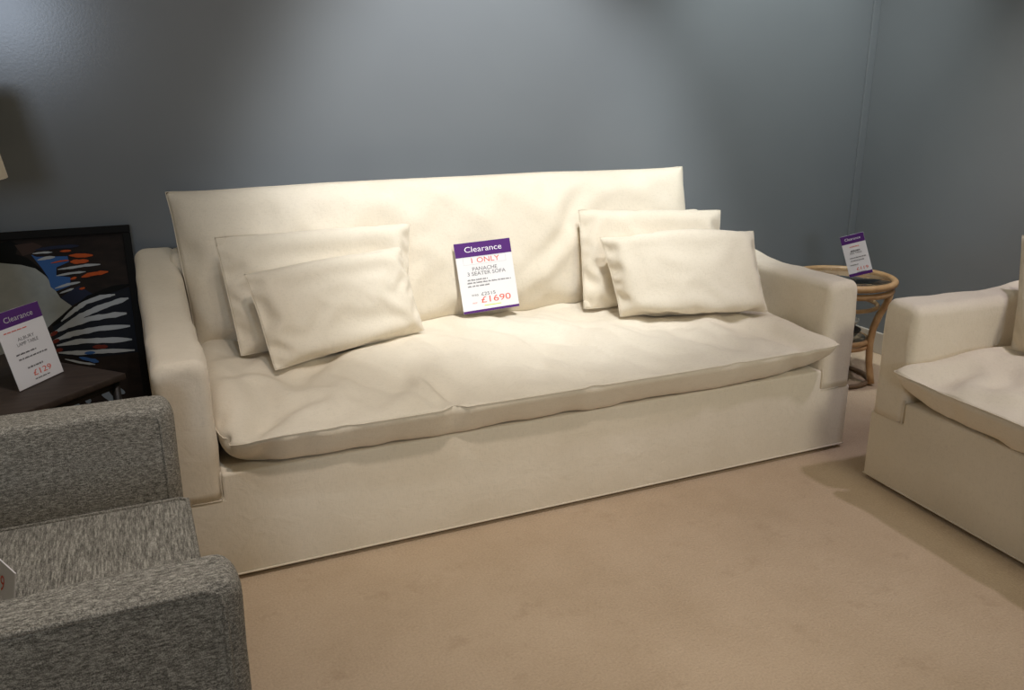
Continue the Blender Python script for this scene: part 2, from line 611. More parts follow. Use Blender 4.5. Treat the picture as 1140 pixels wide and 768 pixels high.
structure('floor', box_mesh('floor', (-6.5, -9.0, -0.1), (WALL_X + 0.12, WALL_Y + 0.12, 0.0)), CARPET)
structure('wall_back', box_mesh('wall_back', (-6.5, WALL_Y, 0.0), (WALL_X + 0.12, WALL_Y + 0.12, 2.9)), WALL)
structure('wall_right', box_mesh('wall_right', (WALL_X, -9.0, 0.0), (WALL_X + 0.12, WALL_Y - 0.0005, 2.9)), WALL)
structure('trim_1', box_mesh('trim_1', (WALL_X - 0.039, WALL_Y - 0.011, 0.0), (WALL_X - 0.0005, WALL_Y - 0.0003, 2.9), 0.002), WALL)
structure('baseboard_back', box_mesh('baseboard_back', (-6.5, WALL_Y - 0.015, 0.0), (WALL_X - 0.04, WALL_Y - 0.0002, 0.10), 0.003), SKIRT)
structure('baseboard_right', box_mesh('baseboard_right', (WALL_X - 0.015, -9.0, 0.0), (WALL_X - 0.0002, WALL_Y - 0.012, 0.10), 0.003), SKIRT)

# ---------------------------------------------------------------- cream sofas
AW, HA, HB, DEPTH, SEAMZ, DECK = 0.132, 0.600, 0.722, 0.930, 0.232, 0.300


def ztop(y):
    t = min(max((y - 0.30) / 0.60, 0), 1)
    return HA + (HB - HA) * t ** 2.2


def make_sofa(name, label, W, loc, rz, seed, pucker_x, tips=(), crease=None):
    root = empty(name, loc, rz)
    tag(root, label, 'sofa', 'cream linen sofas')
    # slip-covered base: one piece running under the arms and up between them
    outline = [(-W, .012), (0, .012), (0, SEAMZ), (-AW, SEAMZ), (-AW, DECK), (-W + AW, DECK), (-W + AW, SEAMZ), (-W, SEAMZ)]
    nseg = 60
    bm = bmesh.new()
    fr = [bm.verts.new((x, 0.001, z)) for x, z in outline]
    bk = [bm.verts.new((x, DEPTH, z)) for x, z in outline]
    bm.faces.new(fr)
    bm.faces.new(bk[::-1])
    for i in range(len(fr)):
        j = (i + 1) % len(fr)
        bm.faces.new((fr[i], bk[i], bk[j], fr[j]))
    bmesh.ops.recalc_face_normals(bm, faces=bm.faces)
    bmesh.ops.bevel(bm, geom=list(bm.edges), offset=0.008, segments=3, profile=0.5, affect='EDGES')
    base = link('base', bm_mesh('base', bm), LINEN, root)
    hem = [(-W + .004, DEPTH - .01, .016), (-W + .002, .0, .016), (-.002, 0, .016), (-.004, DEPTH - .01, .016)]
    pts = []
    for a, c in zip(hem[:-1], hem[1:]):
        for k in range(12):
            pts.append(tuple(np.array(a) + (np.array(c) - np.array(a)) * k / 12))
    pts.append(hem[-1])
    link('hem', tube('hem', pts, 0.0028, n=6), SEAM, base)
    for s, (xa, xb) in enumerate(((-W, -W + AW), (-AW, 0))):
        arm = link('arm', loft_arm('arm', xa, xb, 0.0, DEPTH, SEAMZ - .002, ztop, 0.034, 44, 0.003, seed + s * 5.3, rf=0.026), LINEN, root)
        e = xb if s == 0 else xa
        sg = -1 if s == 0 else 1
        sp = [(e + sg * .002, .004, SEAMZ + .075), (e + sg * .003, .0015, SEAMZ + .05), (e + sg * .003, .0006, SEAMZ + .004), (e + sg * .006, .0004, SEAMZ), (e + sg * .03, .0004, SEAMZ - .001), (e + sg * .075, .0006, SEAMZ)]
        link('seam', tube('seam', sp, 0.0013, n=6), LINEN, arm)
    # back frame
    bm = bmesh.new()
    box_bm(bm, (-W + AW - .03, .80, .24), (-AW + .03, DEPTH, HB - .004), 0.03, 4)
    link('back_frame', bm_mesh('back_frame', bm), LINEN, root)
    # feather seat cushion
    wi = W - 2 * AW
    depth = 0.87
    nx = int(wi / 0.0175); ny = 50
    cy = -0.045 + depth / 2
    px_ = [(int((pucker_x + W / 2 + wi / 2 + .02) / (wi + .04) * nx), -1, 2, 0.45)] if pucker_x is not None else []
    X = cushion_sim(wi + 0.03, depth, nx, ny, (0.092, 0.095), grav=(0, 0, -0.4), steps=60, iters=8, K=90,
                    planes=((2, 1, -0.0945), (0, 1, -wi / 2 + .001), (0, -1, wi / 2 - .001), (1, -1, .80 - cy)), seed=seed, puckers=px_, roundc=0.03,
                    pw=(7, 2.3, 0.62), excess=1.022, seam=0.96, rimz=0.002, under=(0.5, 0.22), fill=1.03, lip=(0.0 - cy - 0.052, 0.022))
    X = X + np.array([-W / 2, cy, DECK + 0.095])
    X[..., 1] += -0.052 - X[..., 1].min()
    for cx, mv in tips:
        fall = np.exp(-(((X[..., 0] - cx) / 0.075) ** 2 + ((X[..., 1] + 0.04) / 0.07) ** 2))
        X += fall[..., None] * np.array(mv)
    nu_, nv_ = X.shape[1], X.shape[2]
    for i in range(nu_):
        for j in range(nv_):
            x_, y_, z_ = X[0, i, j]
            edge = min(1.0, min(i, nu_ - 1 - i, j, nv_ - 1 - j) / 4.0)
            n1_ = mnoise.noise(Vector((x_ * 9 + y_ * 5 + seed, y_ * 3.2 - x_ * 1.5, 0.3)))
            n2_ = mnoise.noise(Vector((x_ * 22 + y_ * 6 + seed, y_ * 6, 4.1)))
            front_ = math.exp(-((y_ + .05) / .16) ** 2)
            dz_ = edge * (-.009 * (1 - abs(n1_)) ** 7 + .0035 * n1_ + (.0012 + .003 * front_) * n2_)
            for pk_, amp_ in (((pucker_x, 1.35), (pucker_x + .42, .55), (pucker_x + .93, .5), (pucker_x - .30, .4)) if pucker_x is not None else ((-.6, .6), (-1.1, .5))):
                d_ = x_ - (pk_ - .05 * math.sin(max(y_ + .05, 0) * 9) - .06 * max(y_, 0))
                if abs(d_) > .2:
                    continue
                f_ = amp_ * math.exp(-((y_ - .02) / .13) ** 2)
                dz_ += f_ * min(1, edge + .3) * (.010 * math.exp(-(d_ / .013) ** 2) - .011 * math.exp(-((d_ - .03) / .015) ** 2) - .005 * math.exp(-((d_ + .035) / .018) ** 2))
                if j < 3:
                    X[0, i, j, 1] += .014 * amp_ * math.exp(-(d_ / .03) ** 2)
                    if j == 0:
                        X[1, i, j, 1] = X[0, i, j, 1]
            X[0, i, j, 2] += dz_
            if 0 < j < 9 and 0 < i < nu_ - 1:
                w_ = mnoise.noise(Vector((x_ * 6.5 + seed, 2.2, 0))) + .5 * mnoise.noise(Vector((x_ * 17 + seed, 7.2, 0)))
                xf_ = 1 - abs(2 * (i / (nu_ - 1)) - 1) ** 6
                if X[1, i, j, 1] < .012:
                    X[1, i, j, 2] -= xf_ * (.006 + .010 * w_) * min(1, j / 3)
                    X[1, i, j, 1] -= xf_ * (.004 + .006 * w_) * min(1, j / 3)
                if pucker_x is not None:
                    X[1, i, j, 1] += .014 * math.exp(-((x_ - pucker_x) / .022) ** 2) * max(0, 1 - j / 9)
    sc = link('seat_cushion', cushion_mesh('seat_cushion', X), LINEN, root, subsurf=1)
    link('seam', tube('seam', rim(X), 0.0014, closed=True, n=6), LINEN, sc)
    seat_X = X
    # back cushion
    bw, bh = wi + 0.02, 0.56
    X = cushion_sim(bw, bh, int(bw / 0.02), 28, 0.175, grav=(0, -1.0, 0), steps=60, iters=8, K=90, hyd=0.10,
                    planes=((2, 1, -0.085),), seed=seed + 3, pw=(9, 2.6, 0.5), excess=1.012, seam=0.97, restk=0.85)
    yb, zb, yt, zt = 0.685, 0.43, 0.838, 0.905
    x0 = -W + 0.115; x1 = -0.155
    X = warp(X, ((x0 + .03, yb, zb), (x1 - .03, yb, zb), (x1, yt, zt), (x0, yt, zt)))
    if crease:
        (ax_, az_), (bx_, bz_) = crease
        L_ = math.hypot(bx_ - ax_, bz_ - az_)
        ux_, uz_ = (bx_ - ax_) / L_, (bz_ - az_) / L_
        al_ = ((X[0, ..., 0] - ax_) * ux_ + (X[0, ..., 2] - az_) * uz_) / L_
        ac_ = (X[0, ..., 0] - ax_) * uz_ - (X[0, ..., 2] - az_) * ux_ + .02 * np.sin(al_ * 4)
        f_ = np.clip(al_ * 3, 0, 1) * np.clip((1.05 - al_) * 5, 0, 1)
        X[0, ..., 1] += f_ * (-.011 * np.exp(-(ac_ / .028) ** 2) + .012 * np.exp(-((ac_ - .05) / .03) ** 2))
    for i in range(1, X.shape[1] - 1):
        for j in range(1, X.shape[2] - 1):
            x_, y_, z_ = X[0, i, j]
            ends_ = min(1.0, min(i, X.shape[1] - 1 - i) / 3.0)
            lat_ = math.exp(-(min(i, X.shape[1] - 1 - i) / 6.0) ** 2)
            X[0, i, j, 1] += ends_ * (.003 * mnoise.noise(Vector((x_ * 5 + z_ * 4 + seed, z_ * 6 - x_ * 2, 1.7))) + .006 * lat_ * mnoise.noise(Vector((x_ * 6, z_ * 22 + seed, 3.3))))
    bc = link('back_cushion', cushion_mesh('back_cushion', X), LINEN, root, subsurf=1)
    link('seam', tube('seam', rim(X), 0.0014, closed=True, n=6), LINEN, bc)
    return root, seat_X


sofa, seatX = make_sofa('sofa', 'cream linen slipcovered three-seat sofa standing along the back wall', 2.2, (0, 0, 0), 0, 11, -1.46, tips=((-AW - .01, (.012, -.012, .010)), (-2.2 + AW + .01, (.022, .022, -.016))), crease=((-.62, .83), (-.92, .50)))

LW = 1.72
lrz = math.radians(-93.5)
lo = Vector((-0.119, -0.205, 0)) + LW * Vector((math.cos(lrz), math.sin(lrz), 0))
love, _ = make_sofa('sofa', 'cream linen sofa turned sideways against the right wall, cut off by the photo edge', LW, lo, lrz, 29, None, tips=((-LW + AW + .01, (-.014, -.014, .010)),))


def seat_height(x, y):
    d = (seatX[0, :, :, 0] - x) ** 2 + (seatX[0, :, :, 1] - y) ** 2
    return float(seatX[0, :, :, 2].flat[d.argmin()])


print('SEAT heights', [round(seat_height(*q), 3) for q in ((-1.87, .34), (-1.37, .49), (-.7, .38), (-.2, .22), (-1.08, .6), (-1.1, .3), (-1.1, 0))])
print('seat front seam z', [round(float(seatX[0, i, 0, 2]), 3) for i in range(0, seatX.shape[1], 15)])

# ---------------------------------------------------------------- scatter cushions


gi, gj = seatX.shape[1], seatX.shape[2]
SEAT_BVH = BVHTree.FromPolygons([Vector(map(float, p)) for p in seatX[0].reshape(-1, 3)],
                                [(i * gj + j, (i + 1) * gj + j, (i + 1) * gj + j + 1, i * gj + j + 1) for i in range(gi - 1) for j in range(gj - 1)])


def scatter(label, quad, seed, vol, group, parent_m=None):
    X = cushion_sim(0.56, 0.345, 56, 34, vol, grav=(0, -1.0, 0), steps=70, iters=12, K=90, hyd=0.18, seed=seed, pw=(2.6, 2.3, 0.55),
                    excess=1.0, seam=0.97, seam_v=0.90, restk=0.5, fill=0.86)
    # straighten most of the pinch between the corners so the outline stays near its cut panel
    nx_, ny_ = X.shape[1] - 1, X.shape[2] - 1
    for j in range(ny_ + 1):
        l_, r_ = X[0, 0, j, 0], X[0, nx_, j, 0]
        tl_ = l_ + 0.72 * (X[0, 0, 0, 0] + (X[0, 0, -1, 0] - X[0, 0, 0, 0]) * j / ny_ - l_)
        tr_ = r_ + 0.72 * (X[0, nx_, 0, 0] + (X[0, nx_, -1, 0] - X[0, nx_, 0, 0]) * j / ny_ - r_)
        X[:, :, j, 0] = tl_ + (X[:, :, j, 0] - l_) / (r_ - l_) * (tr_ - tl_)
    for i in range(nx_ + 1):
        b_, t_ = X[0, i, 0, 1], X[0, i, ny_, 1]
        tb_ = b_ + 0.8 * (X[0, 0, 0, 1] + (X[0, -1, 0, 1] - X[0, 0, 0, 1]) * i / nx_ - b_)
        tt_ = t_ + 0.8 * (X[0, 0, -1, 1] + (X[0, -1, -1, 1] - X[0, 0, -1, 1]) * i / nx_ - t_)
        X[:, i, :, 1] = tb_ + (X[:, i, :, 1] - b_) / (t_ - b_) * (tt_ - tb_)
    X = warp(X, quad)
    if parent_m is not None:
        sh = X.shape
        Q = np.c_[X.reshape(-1, 3), np.ones(X.size // 3)] @ np.array(parent_m).T
        X = Q[:, :3].reshape(sh)
    # the underside settles on the seat instead of sinking into it
    flat = X.reshape(-1, 3)
    for k in range(len(flat)):
        if flat[k, 2] < 0.52:
            hit = SEAT_BVH.ray_cast(Vector((flat[k, 0], flat[k, 1], 1.0)), Vector((0, 0, -1)))
            if hit[0] is not None and flat[k, 2] < hit[0].z + 0.002:
                flat[k, 2] = hit[0].z + 0.002
    X = flat.reshape(X.shape)
    c = X.mean(axis=(0, 1, 2))
    c[2] = X[..., 2].min()
    X = X - c
    root = empty('scatter_cushion', c)
    tag(root, label, 'cushion', group)
    cv = link('cover', cushion_mesh('cover', X), LINEN, root, subsurf=1)
    link('seam', tube('seam', rim(X), 0.0014, closed=True, n=6), LINEN, root)
    return root


G1 = 'cream scatter cushions'
scatter('cream rectangular scatter cushion left of the price card, in front of its twin',
        [[-1.874, 0.325, 0.447], [-1.37, 0.485, 0.463], [-1.420, 0.56, 0.728], [-1.916, 0.461, 0.703]], 5, .132, G1)
scatter('taller cream scatter cushion behind the front one at left, leaning on the sofa back',
        [[-1.945, 0.482, 0.455], [-1.39, 0.59, 0.455], [-1.347, 0.672, 0.783], [-1.974, 0.63, 0.786]], 8, .125, G1)
scatter('cream scatter cushion nearest the right sofa arm, in front of its twin',
        [[-0.7, 0.382, 0.46], [-0.197, 0.219, 0.46], [-0.189, 0.344, 0.725], [-0.714, 0.509, 0.712]], 14, .155, G1)
scatter('cream scatter cushion at right, tucked behind the front one against the sofa back',
        [[-0.753, 0.541, 0.455], [-0.24, 0.44, 0.455], [-0.175, 0.555, 0.768], [-0.722, 0.655, 0.790]], 21, .125, G1)
# two on the loveseat, at its near-wall arm
lm = Matrix.Translation(lo) @ Matrix.Rotation(lrz, 4, 'Z')
scatter('cream scatter cushion cut by the right photo edge, leaning on the sideways sofa',
        [[0.188, -0.424, 0.457], [0.20, -0.95, 0.457], [0.33, -0.86, 0.777], [0.302, -0.314, 0.778]], 33, .125, G1)

# ---------------------------------------------------------------- rattan side table in the corner
RT = Vector((0.50, 0.58, 0.0))
rt = empty('rattan_table', RT)
tag(rt, 'round honey-coloured rattan side table with a glass top in the corner between the sofas', 'side table')


def ring_pts(r, z, n=48):
    return [(r * math.cos(2 * math.pi * k / n), r * math.sin(2 * math.pi * k / n), z) for k in range(n)]


link('rim', tube('rim', ring_pts(0.205, 0.440), 0.0145, True, 10), CANE, rt)
link('rim', tube('rim', ring_pts(0.197, 0.405), 0.0125, True, 10), CANE, rt)
link('ring', tube('ring', ring_pts(0.150, 0.335), 0.009, True, 8), CANE, rt)
link('ring', tube('ring', ring_pts(0.128, 0.185), 0.011, True, 8), CANE, rt)
link('ring', tube('ring', ring_pts(0.128, 0.163), 0.010, True, 8), CANE, rt)
link('ring', tube('ring', ring_pts(0.150, 0.012), 0.010, True, 8), CANE_DARK, rt)
link('table_top', lathe('table_top', [(0.0, .436), (0.190, .436), (0.1925, .438), (0.1925, .442), (0.190, .444), (0.0, .444)], 48), GLASS, rt)
link('shelf', lathe('shelf', [(0.0, .189), (0.118, .189), (0.119, .191), (0.119, .194), (0.118, .196), (0.0, .196)], 40), GLASS, rt)
for k in range(4):
    a = math.radians(-62 + 90 * k)
    prof = [(0.196, .402), (0.188, .36), (0.166, .31), (0.148, .25), (0.142, .18), (0.148, .10), (0.158, .05), (0.166, .010)]
    link('leg', tube('leg', [(r * math.cos(a), r * math.sin(a), z) for r, z in prof], 0.0145, n=10), CANE, rt)

# things standing on its lower tier
t = link('dish', lathe('dish', [(0.0, 0.0), (0.06, 0.0), (0.07, .004), (0.092, .030), (0.094, .034), (0.090, .034), (0.066, .010), (0.0, .008)], 32), DARKOBJ)
t.location = RT + Vector((-0.005, -0.01, 0.1965))
tag(t, 'shallow near-black dish on the lower tier of the rattan table', 'dish')
t = link('bowl', lathe('bowl', [(0.0, .0), (0.03, .0), (0.034, .004), (0.06, .03), (0.082, .062), (0.084, .066), (0.080, .066), (0.055, .034), (0.028, .010), (0.0, .008)], 32), BOWL)
t.location = RT + Vector((-0.005, -0.01, 0.2055))
tag(t, 'pale grey glossy bowl standing in the dark dish of the rattan table', 'bowl')

# ---------------------------------------------------------------- price cards
def text_mesh(body, size, width=None, squeeze=1.0, extrude=0.0):
    cu = bpy.data.curves.new('lettering', 'FONT')
    cu.body = body
    cu.size = size
    cu.align_x = 'CENTER'
    cu.align_y = 'CENTER'
    cu.resolution_u = 3
    o = bpy.data.objects.new('lettering', cu)
    COL.objects.link(o)
    bpy.context.view_layer.update()
    dg = bpy.context.evaluated_depsgraph_get()
    me = bpy.data.meshes.new_from_object(o.evaluated_get(dg))
    bpy.data.objects.remove(o, do_unlink=True)
    bpy.data.curves.remove(cu)
    xs = [v.co.x for v in me.vertices]
    if width and xs:
        k = width / (max(xs) - min(xs))
        for v in me.vertices:
            v.co.x *= k
    return me


def card(label, BL, BR, TL, items, thick=0.0025, header=0.205, footer=0.0, holder=0.0, group='clearance price cards', shift_back=0.0):
    BL, BR, TL = Vector(BL), Vector(BR), Vector(TL)
    ex = (BR - BL); w = ex.length; ex.normalize()
    up = (TL - BL); h = up.dot(up) ** .5
    up = (up - ex * up.dot(ex)).normalized()
    n = ex.cross(up)            # towards the reader
    M_ = Matrix((ex, up, n)).transposed().to_4x4()
    M_.translation = (BL + BR) / 2
    root = empty('price_card')
    root.matrix_world = M_
    tag(root, label, 'price card', group)
    link('card_panel', box_mesh('card_panel', (-w / 2, 0.0, -thick), (w / 2, h, 0.0), 0.0004, 1), PAPER, root, smooth=False)
    e = 0.00025
    if header:
        link('header_band', box_mesh('header_band', (-w / 2 + .0002, h * (1 - header), 0.0), (w / 2 - .0002, h - .0002, e)), PURPLE, root, smooth=False)
    if footer:
        link('footer_band', box_mesh('footer_band', (-w / 2 + .0002, .0002, 0.0), (w / 2 - .0002, h * footer, e)), PURPLE, root, smooth=False)
    for kind, body, cx, cy, size, width, mat in items:
        if kind == 'text':
            me = text_mesh(body, size * h, width * w if width else None)
            o = link('lettering', me, mat, root, smooth=False)
            o.location = (cx * w, cy * h, 2 * e)
        elif kind == 'frame':
            bm = bmesh.new()
            ww, hh, tk = width * w / 2, size * h / 2, 0.0007
            for lo_, hi_ in (((-ww, -hh), (ww, -hh + tk)), ((-ww, hh - tk), (ww, hh)), ((-ww, -hh), (-ww + tk, hh)), ((ww - tk, -hh), (ww, hh))):
                box_bm(bm, (lo_[0], lo_[1], 0), (hi_[0], hi_[1], e))
            o = link('border', bm_mesh('border', bm), mat, root, smooth=False)
            o.location = (cx * w, cy * h, e)
        elif kind == 'words':
            rr_ = random.Random(body)
            bm = bmesh.new()
            x_ = -width * w / 2
            while x_ < width * w / 2 - .003:
                l_ = min(rr_.uniform(.006, .022) * w / .21, width * w / 2 - x_)
                n_ = max(int(l_ / (.0022 * w / .21)), 1)
                for k_ in range(n_):
                    xa_ = x_ + l_ * k_ / n_
                    hh_ = size * h / 2 * rr_.uniform(.6, 1.0)
                    box_bm(bm, (xa_, -size * h / 2, 0), (xa_ + l_ / n_ * .72, -size * h / 2 + 2 * hh_, e))
                x_ += l_ + .003 * w / .21
            o = link('small_print', bm_mesh('small_print', bm), mat, root, smooth=False)
            o.location = (cx * w, cy * h, e)
        elif kind == 'bar':
            o = link('underline', box_mesh('underline', (-width * w / 2, -size * h / 2, 0), (width * w / 2, size * h / 2, e)), mat, root, smooth=False)
            o.location = (cx * w, cy * h, e)
    if holder:
        hm = link('holder', box_mesh('holder', (-w / 2 + .01, -holder, -thick - .002), (w / 2 - .01, 0.004, -thick - .0002), 0.0005, 1), PLASTIC, root, smooth=False)
    return root


card('largest purple-headed price card with a red price, leaning mid-sofa against the back cushion',
     (-1.1896, 0.5992, 0.4673), (-0.9783, 0.6027, 0.4748), (-1.1989, 0.6646, 0.7004), [
         ('text', 'Clearance', 0.0, 0.895, 0.115, 0.66, WHITEINK),
         ('frame', '', 0.0, 0.735, 0.105, 0.76, PALEINK),
         ('text', '1 ONLY', 0.0, 0.735, 0.105, 0.50, REDINK),
         ('text', 'PANACHE', -0.02, 0.615, 0.075, 0.44, GREYINK),
         ('text', '3 SEATER SOFA', 0.0, 0.548, 0.075, 0.68, GREYINK),
         ('words', 'a', -0.17, 0.467, 0.022, 0.36, GREYINK),
         ('words', 'b', 0.03, 0.425, 0.022, 0.78, GREYINK),
         ('words', 'c', -0.16, 0.378, 0.022, 0.40, GREYINK),
         ('text', 'WAS', -0.26, 0.245, 0.042, 0.12, GREYINK),
         ('text', '\u00a32515', -0.02, 0.250, 0.066, 0.25, GREYINK),
         ('text', 'NOW', -0.28, 0.135, 0.030, 0.08, REDINK),
         ('text', '\u00a31690', 0.10, 0.165, 0.125, 0.53, REDINK),
         ('bar', '', 0.03, 0.085, 0.012, 0.30, GREENINK),
     ], footer=0.035)

card('small price card standing on the dark lamp table before the painting',
     (-2.497, 0.250, 0.5025), (-2.406, 0.377, 0.5025), (-2.516, 0.300, 0.690), [
         ('text', 'Clearance', 0.0, 0.885, 0.10, 0.62, PALEINK),
         ('words', 'd', -0.15, 0.735, 0.016, 0.50, REDINK),
         ('text', 'ALBURY', 0.0, 0.610, 0.062, 0.36, GREYINK),
         ('text', 'LAMP TABLE', 0.0, 0.545, 0.062, 0.46, GREYINK),
         ('words', 'e', -0.10, 0.430, 0.022, 0.44, GREYINK),
         ('words', 'f', 0.02, 0.365, 0.022, 0.64, GREYINK),
         ('words', 'g', -0.02, 0.235, 0.026, 0.34, GREYINK),
         ('words', 'h', 0.06, 0.065, 0.018, 0.36, GREYINK),
         ('text', '\u00a3129', 0.08, 0.140, 0.105, 0.40, REDINK),
     ], holder=0.0)

card('small tilted price card standing on the glass top of the rattan table',
     (0.4803, 0.5206, 0.4578), (0.5397, 0.4586, 0.4873), (0.4467, 0.5556, 0.6224), [
         ('text', 'Clearance', 0.0, 0.90, 0.09, 0.66, WHITEINK),
         ('words', 'i', 0.0, 0.715, 0.026, 0.40, REDINK),
         ('words', 'j', 0.0, 0.615, 0.042, 0.40, GREYINK),
         ('text', 'SIDE TABLE', 0.0, 0.555, 0.058, 0.50, GREYINK),
         ('words', 'k', 0.04, 0.445, 0.026, 0.68, GREYINK),
         ('words', 'l', 0.0, 0.375, 0.026, 0.58, GREYINK),
         ('words', 'm', -0.16, 0.28, 0.026, 0.36, GREYINK),
         ('text', '\u00a3119', 0.12, 0.165, 0.105, 0.50, REDINK),
         ('bar', '', 0.05, 0.085, 0.010, 0.40, GREYINK),
     ], footer=0.075, holder=0.015)

# ---------------------------------------------------------------- painting leaning on the wall
POLY= [('body', [(-0.5142, 0.7006), (-0.3716, 0.7102), (-0.3474, 0.711), (-0.3173, 0.7001), (-0.2799, 0.6857), (-0.2559, 0.6611), (-0.2406, 0.6258), (-0.2234, 0.5842), (-0.1941, 0.5553), (-0.2256, 0.5298), (-0.2565, 0.5073), (-0.2794, 0.487), (-0.3107, 0.4418), (-0.3663, 0.3999), (-0.4177, 0.3838), (-0.5583, 0.4029)]), ('black', [(-0.4118, 0.7627), (-0.3636, 0.7673), (-0.3386, 0.7736), (-0.3162, 0.761), (-0.3276, 0.7315), (-0.2977, 0.7179), (-0.2656, 0.6817), (-0.2437, 0.6402), (-0.2563, 0.6584), (-0.2803, 0.683), (-0.3177, 0.6974), (-0.372, 0.7075), (-0.4196, 0.7088)]), ('brown', [(-0.3262, 0.759), (-0.2767, 0.7635), (-0.2513, 0.7505), (-0.2812, 0.7305), (-0.309, 0.7244)]), ('blue', [(-0.2858, 0.726), (-0.2714, 0.7183), (-0.186, 0.7136), (-0.1843, 0.6957), (-0.2218, 0.6812), (-0.2254, 0.655), (-0.1868, 0.6471), (-0.1903, 0.6206), (-0.2318, 0.6068), (-0.2456, 0.6214), (-0.2492, 0.6528), (-0.2611, 0.6803)]), ('navy', [(-0.2227, 0.5858), (-0.1665, 0.6184), (-0.13, 0.5878), (-0.1948, 0.556)]), ('slate', [(-0.2573, 0.5017), (-0.1959, 0.541), (-0.1294, 0.5747), (-0.0641, 0.5915), (-0.0038, 0.6032), (-0.017, 0.3841), (-0.1384, 0.3818), (-0.2502, 0.4022)])]
STROKES= [('white', 0.0057, [(-0.2815, 0.7292), (-0.2543, 0.7305), (-0.2272, 0.7292)]), ('white', 0.0085, [(-0.2709, 0.7082), (-0.245, 0.7131), (-0.2214, 0.7142)]), ('white', 0.0076, [(-0.2188, 0.6744), (-0.1748, 0.6772), (-0.1383, 0.6807), (-0.0958, 0.6802)]), ('white', 0.0066, [(-0.2254, 0.655), (-0.1852, 0.6594), (-0.1409, 0.6608)]), ('white', 0.0076, [(-0.2345, 0.6159), (-0.1977, 0.6249), (-0.1611, 0.6291)]), ('white', 0.0057, [(-0.2229, 0.5992), (-0.1816, 0.6108)]), ('orange', 0.0066, [(-0.2054, 0.7305), (-0.1738, 0.7303)]), ('orange', 0.0114, [(-0.1817, 0.7154), (-0.1502, 0.7129), (-0.1142, 0.7109)]), ('orange', 0.0133, [(-0.1804, 0.6954), (-0.1566, 0.6943), (-0.1284, 0.6946)]), ('orange', 0.0123, [(-0.1551, 0.6442), (-0.13, 0.6509), (-0.0764, 0.6551)]), ('orange', 0.0076, [(-0.1876, 0.6405), (-0.169, 0.6455)]), ('orange', 0.0066, [(-0.166, 0.6071), (-0.1495, 0.61)]), ('navy', 0.0104, [(-0.2723, 0.7402), (-0.2134, 0.7443), (-0.1501, 0.7439)]), ('orange', 0.0047, [(-0.2356, 0.6956), (-0.2075, 0.6999), (-0.1836, 0.701)]), ('black', 0.0182, [(-0.2576, 0.4988), (-0.1963, 0.5382), (-0.1397, 0.5757), (-0.0713, 0.598), (-0.0194, 0.6076)]), ('white', 0.0136, [(-0.2307, 0.5102), (-0.1909, 0.5405), (-0.1544, 0.5627), (-0.1084, 0.5754), (-0.0656, 0.5799)]), ('white', 0.0167, [(-0.2276, 0.4954), (-0.1728, 0.5211), (-0.118, 0.5414), (-0.0632, 0.5562), (-0.0274, 0.5643)]), ('white', 0.0167, [(-0.2636, 0.4736), (-0.215, 0.4939), (-0.1482, 0.5097), (-0.0818, 0.5141), (-0.0389, 0.5153)]), ('white', 0.0167, [(-0.2616, 0.4502), (-0.2057, 0.4667), (-0.1265, 0.475), (-0.0333, 0.4731)]), ('white', 0.0167, [(-0.2535, 0.4347), (-0.1832, 0.4406), (-0.1052, 0.434), (-0.0334, 0.4283)]), ('white', 0.0136, [(-0.2516, 0.4111), (-0.1881, 0.403), (-0.1097, 0.3989), (-0.0297, 0.3918)]), ('white', 0.0067, [(-0.2366, 0.3887), (-0.1923, 0.3711), (-0.1518, 0.3597)]), ('blue', 0.0121, [(-0.1952, 0.3892), (-0.1403, 0.3671)]), ('red', 0.0121, [(-0.1522, 0.4176), (-0.1078, 0.4136)]), ('blue', 0.0091, [(-0.1781, 0.4002), (-0.1467, 0.3992)]), ('red', 0.0106, [(-0.2668, 0.4682), (-0.2449, 0.48)]), ('red', 0.0106, [(-0.2649, 0.4448), (-0.2433, 0.4537)]), ('red', 0.0106, [(-0.2583, 0.4178), (-0.2375, 0.421)]), ('pale', 0.0182, [(-0.1287, 0.2906), (-0.1042, 0.272), (-0.0768, 0.2528)]), ('pale', 0.0212, [(-0.1463, 0.2781), (-0.1283, 0.2513), (-0.1049, 0.2235)]), ('pale', 0.0182, [(-0.1957, 0.2644), (-0.1836, 0.2355)]), ('pale', 0.0121, [(-0.2601, 0.2502), (-0.2106, 0.2306)])]

art = empty('framed_painting', (-2.205, 0.85, 0.0))
tag(art, 'black framed painting of a white, blue and orange feathered form leaning on the wall', 'painting')
lean = math.atan(0.127)
art.rotation_euler = (-lean, 0, 0)
AWD, AHT = 0.86, 0.80
bm = bmesh.new()
for lo_, hi_ in (((-AWD, .02 - .02), (0.004, .024)), ((-AWD, AHT - .024), (0.004, AHT)), ((-0.020, .024), (0.004, AHT - .024)), ((-AWD, .024), (-AWD + .024, AHT - .024))):
    box_bm(bm, (lo_[0], 0.0, lo_[1]), (hi_[0], 0.03, hi_[1]), 0.002, 1)
link('frame', bm_mesh('frame', bm), BLACK, art, smooth=False)
PAINT = {}
for k_, c_ in (('base', (.022, .017, .015)), ('body', (.36, .38, .37)), ('black', (.006, .007, .007)), ('brown', (.055, .036, .031)), ('blue', (.045, .125, .34)),
               ('navy', (.022, .028, .055)), ('slate', (.014, .017, .024)), ('white', (.43, .46, .48)), ('orange', (.52, .095, .025)), ('red', (.16, .03, .02)), ('pale', (.22, .27, .33))):
    PAINT[k_] = new_mat('oil_paint_' + k_, c_, 0.75, 0.15)[0]
keys = list(PAINT)
mt, nt, lk, b = PAINT['body'], PAINT['body'].node_tree.nodes, PAINT['body'].node_tree.links, PAINT['body'].node_tree.nodes['Principled BSDF']
n1 = tex_noise(nt, lk, 9, (1, 1, 1), 4)
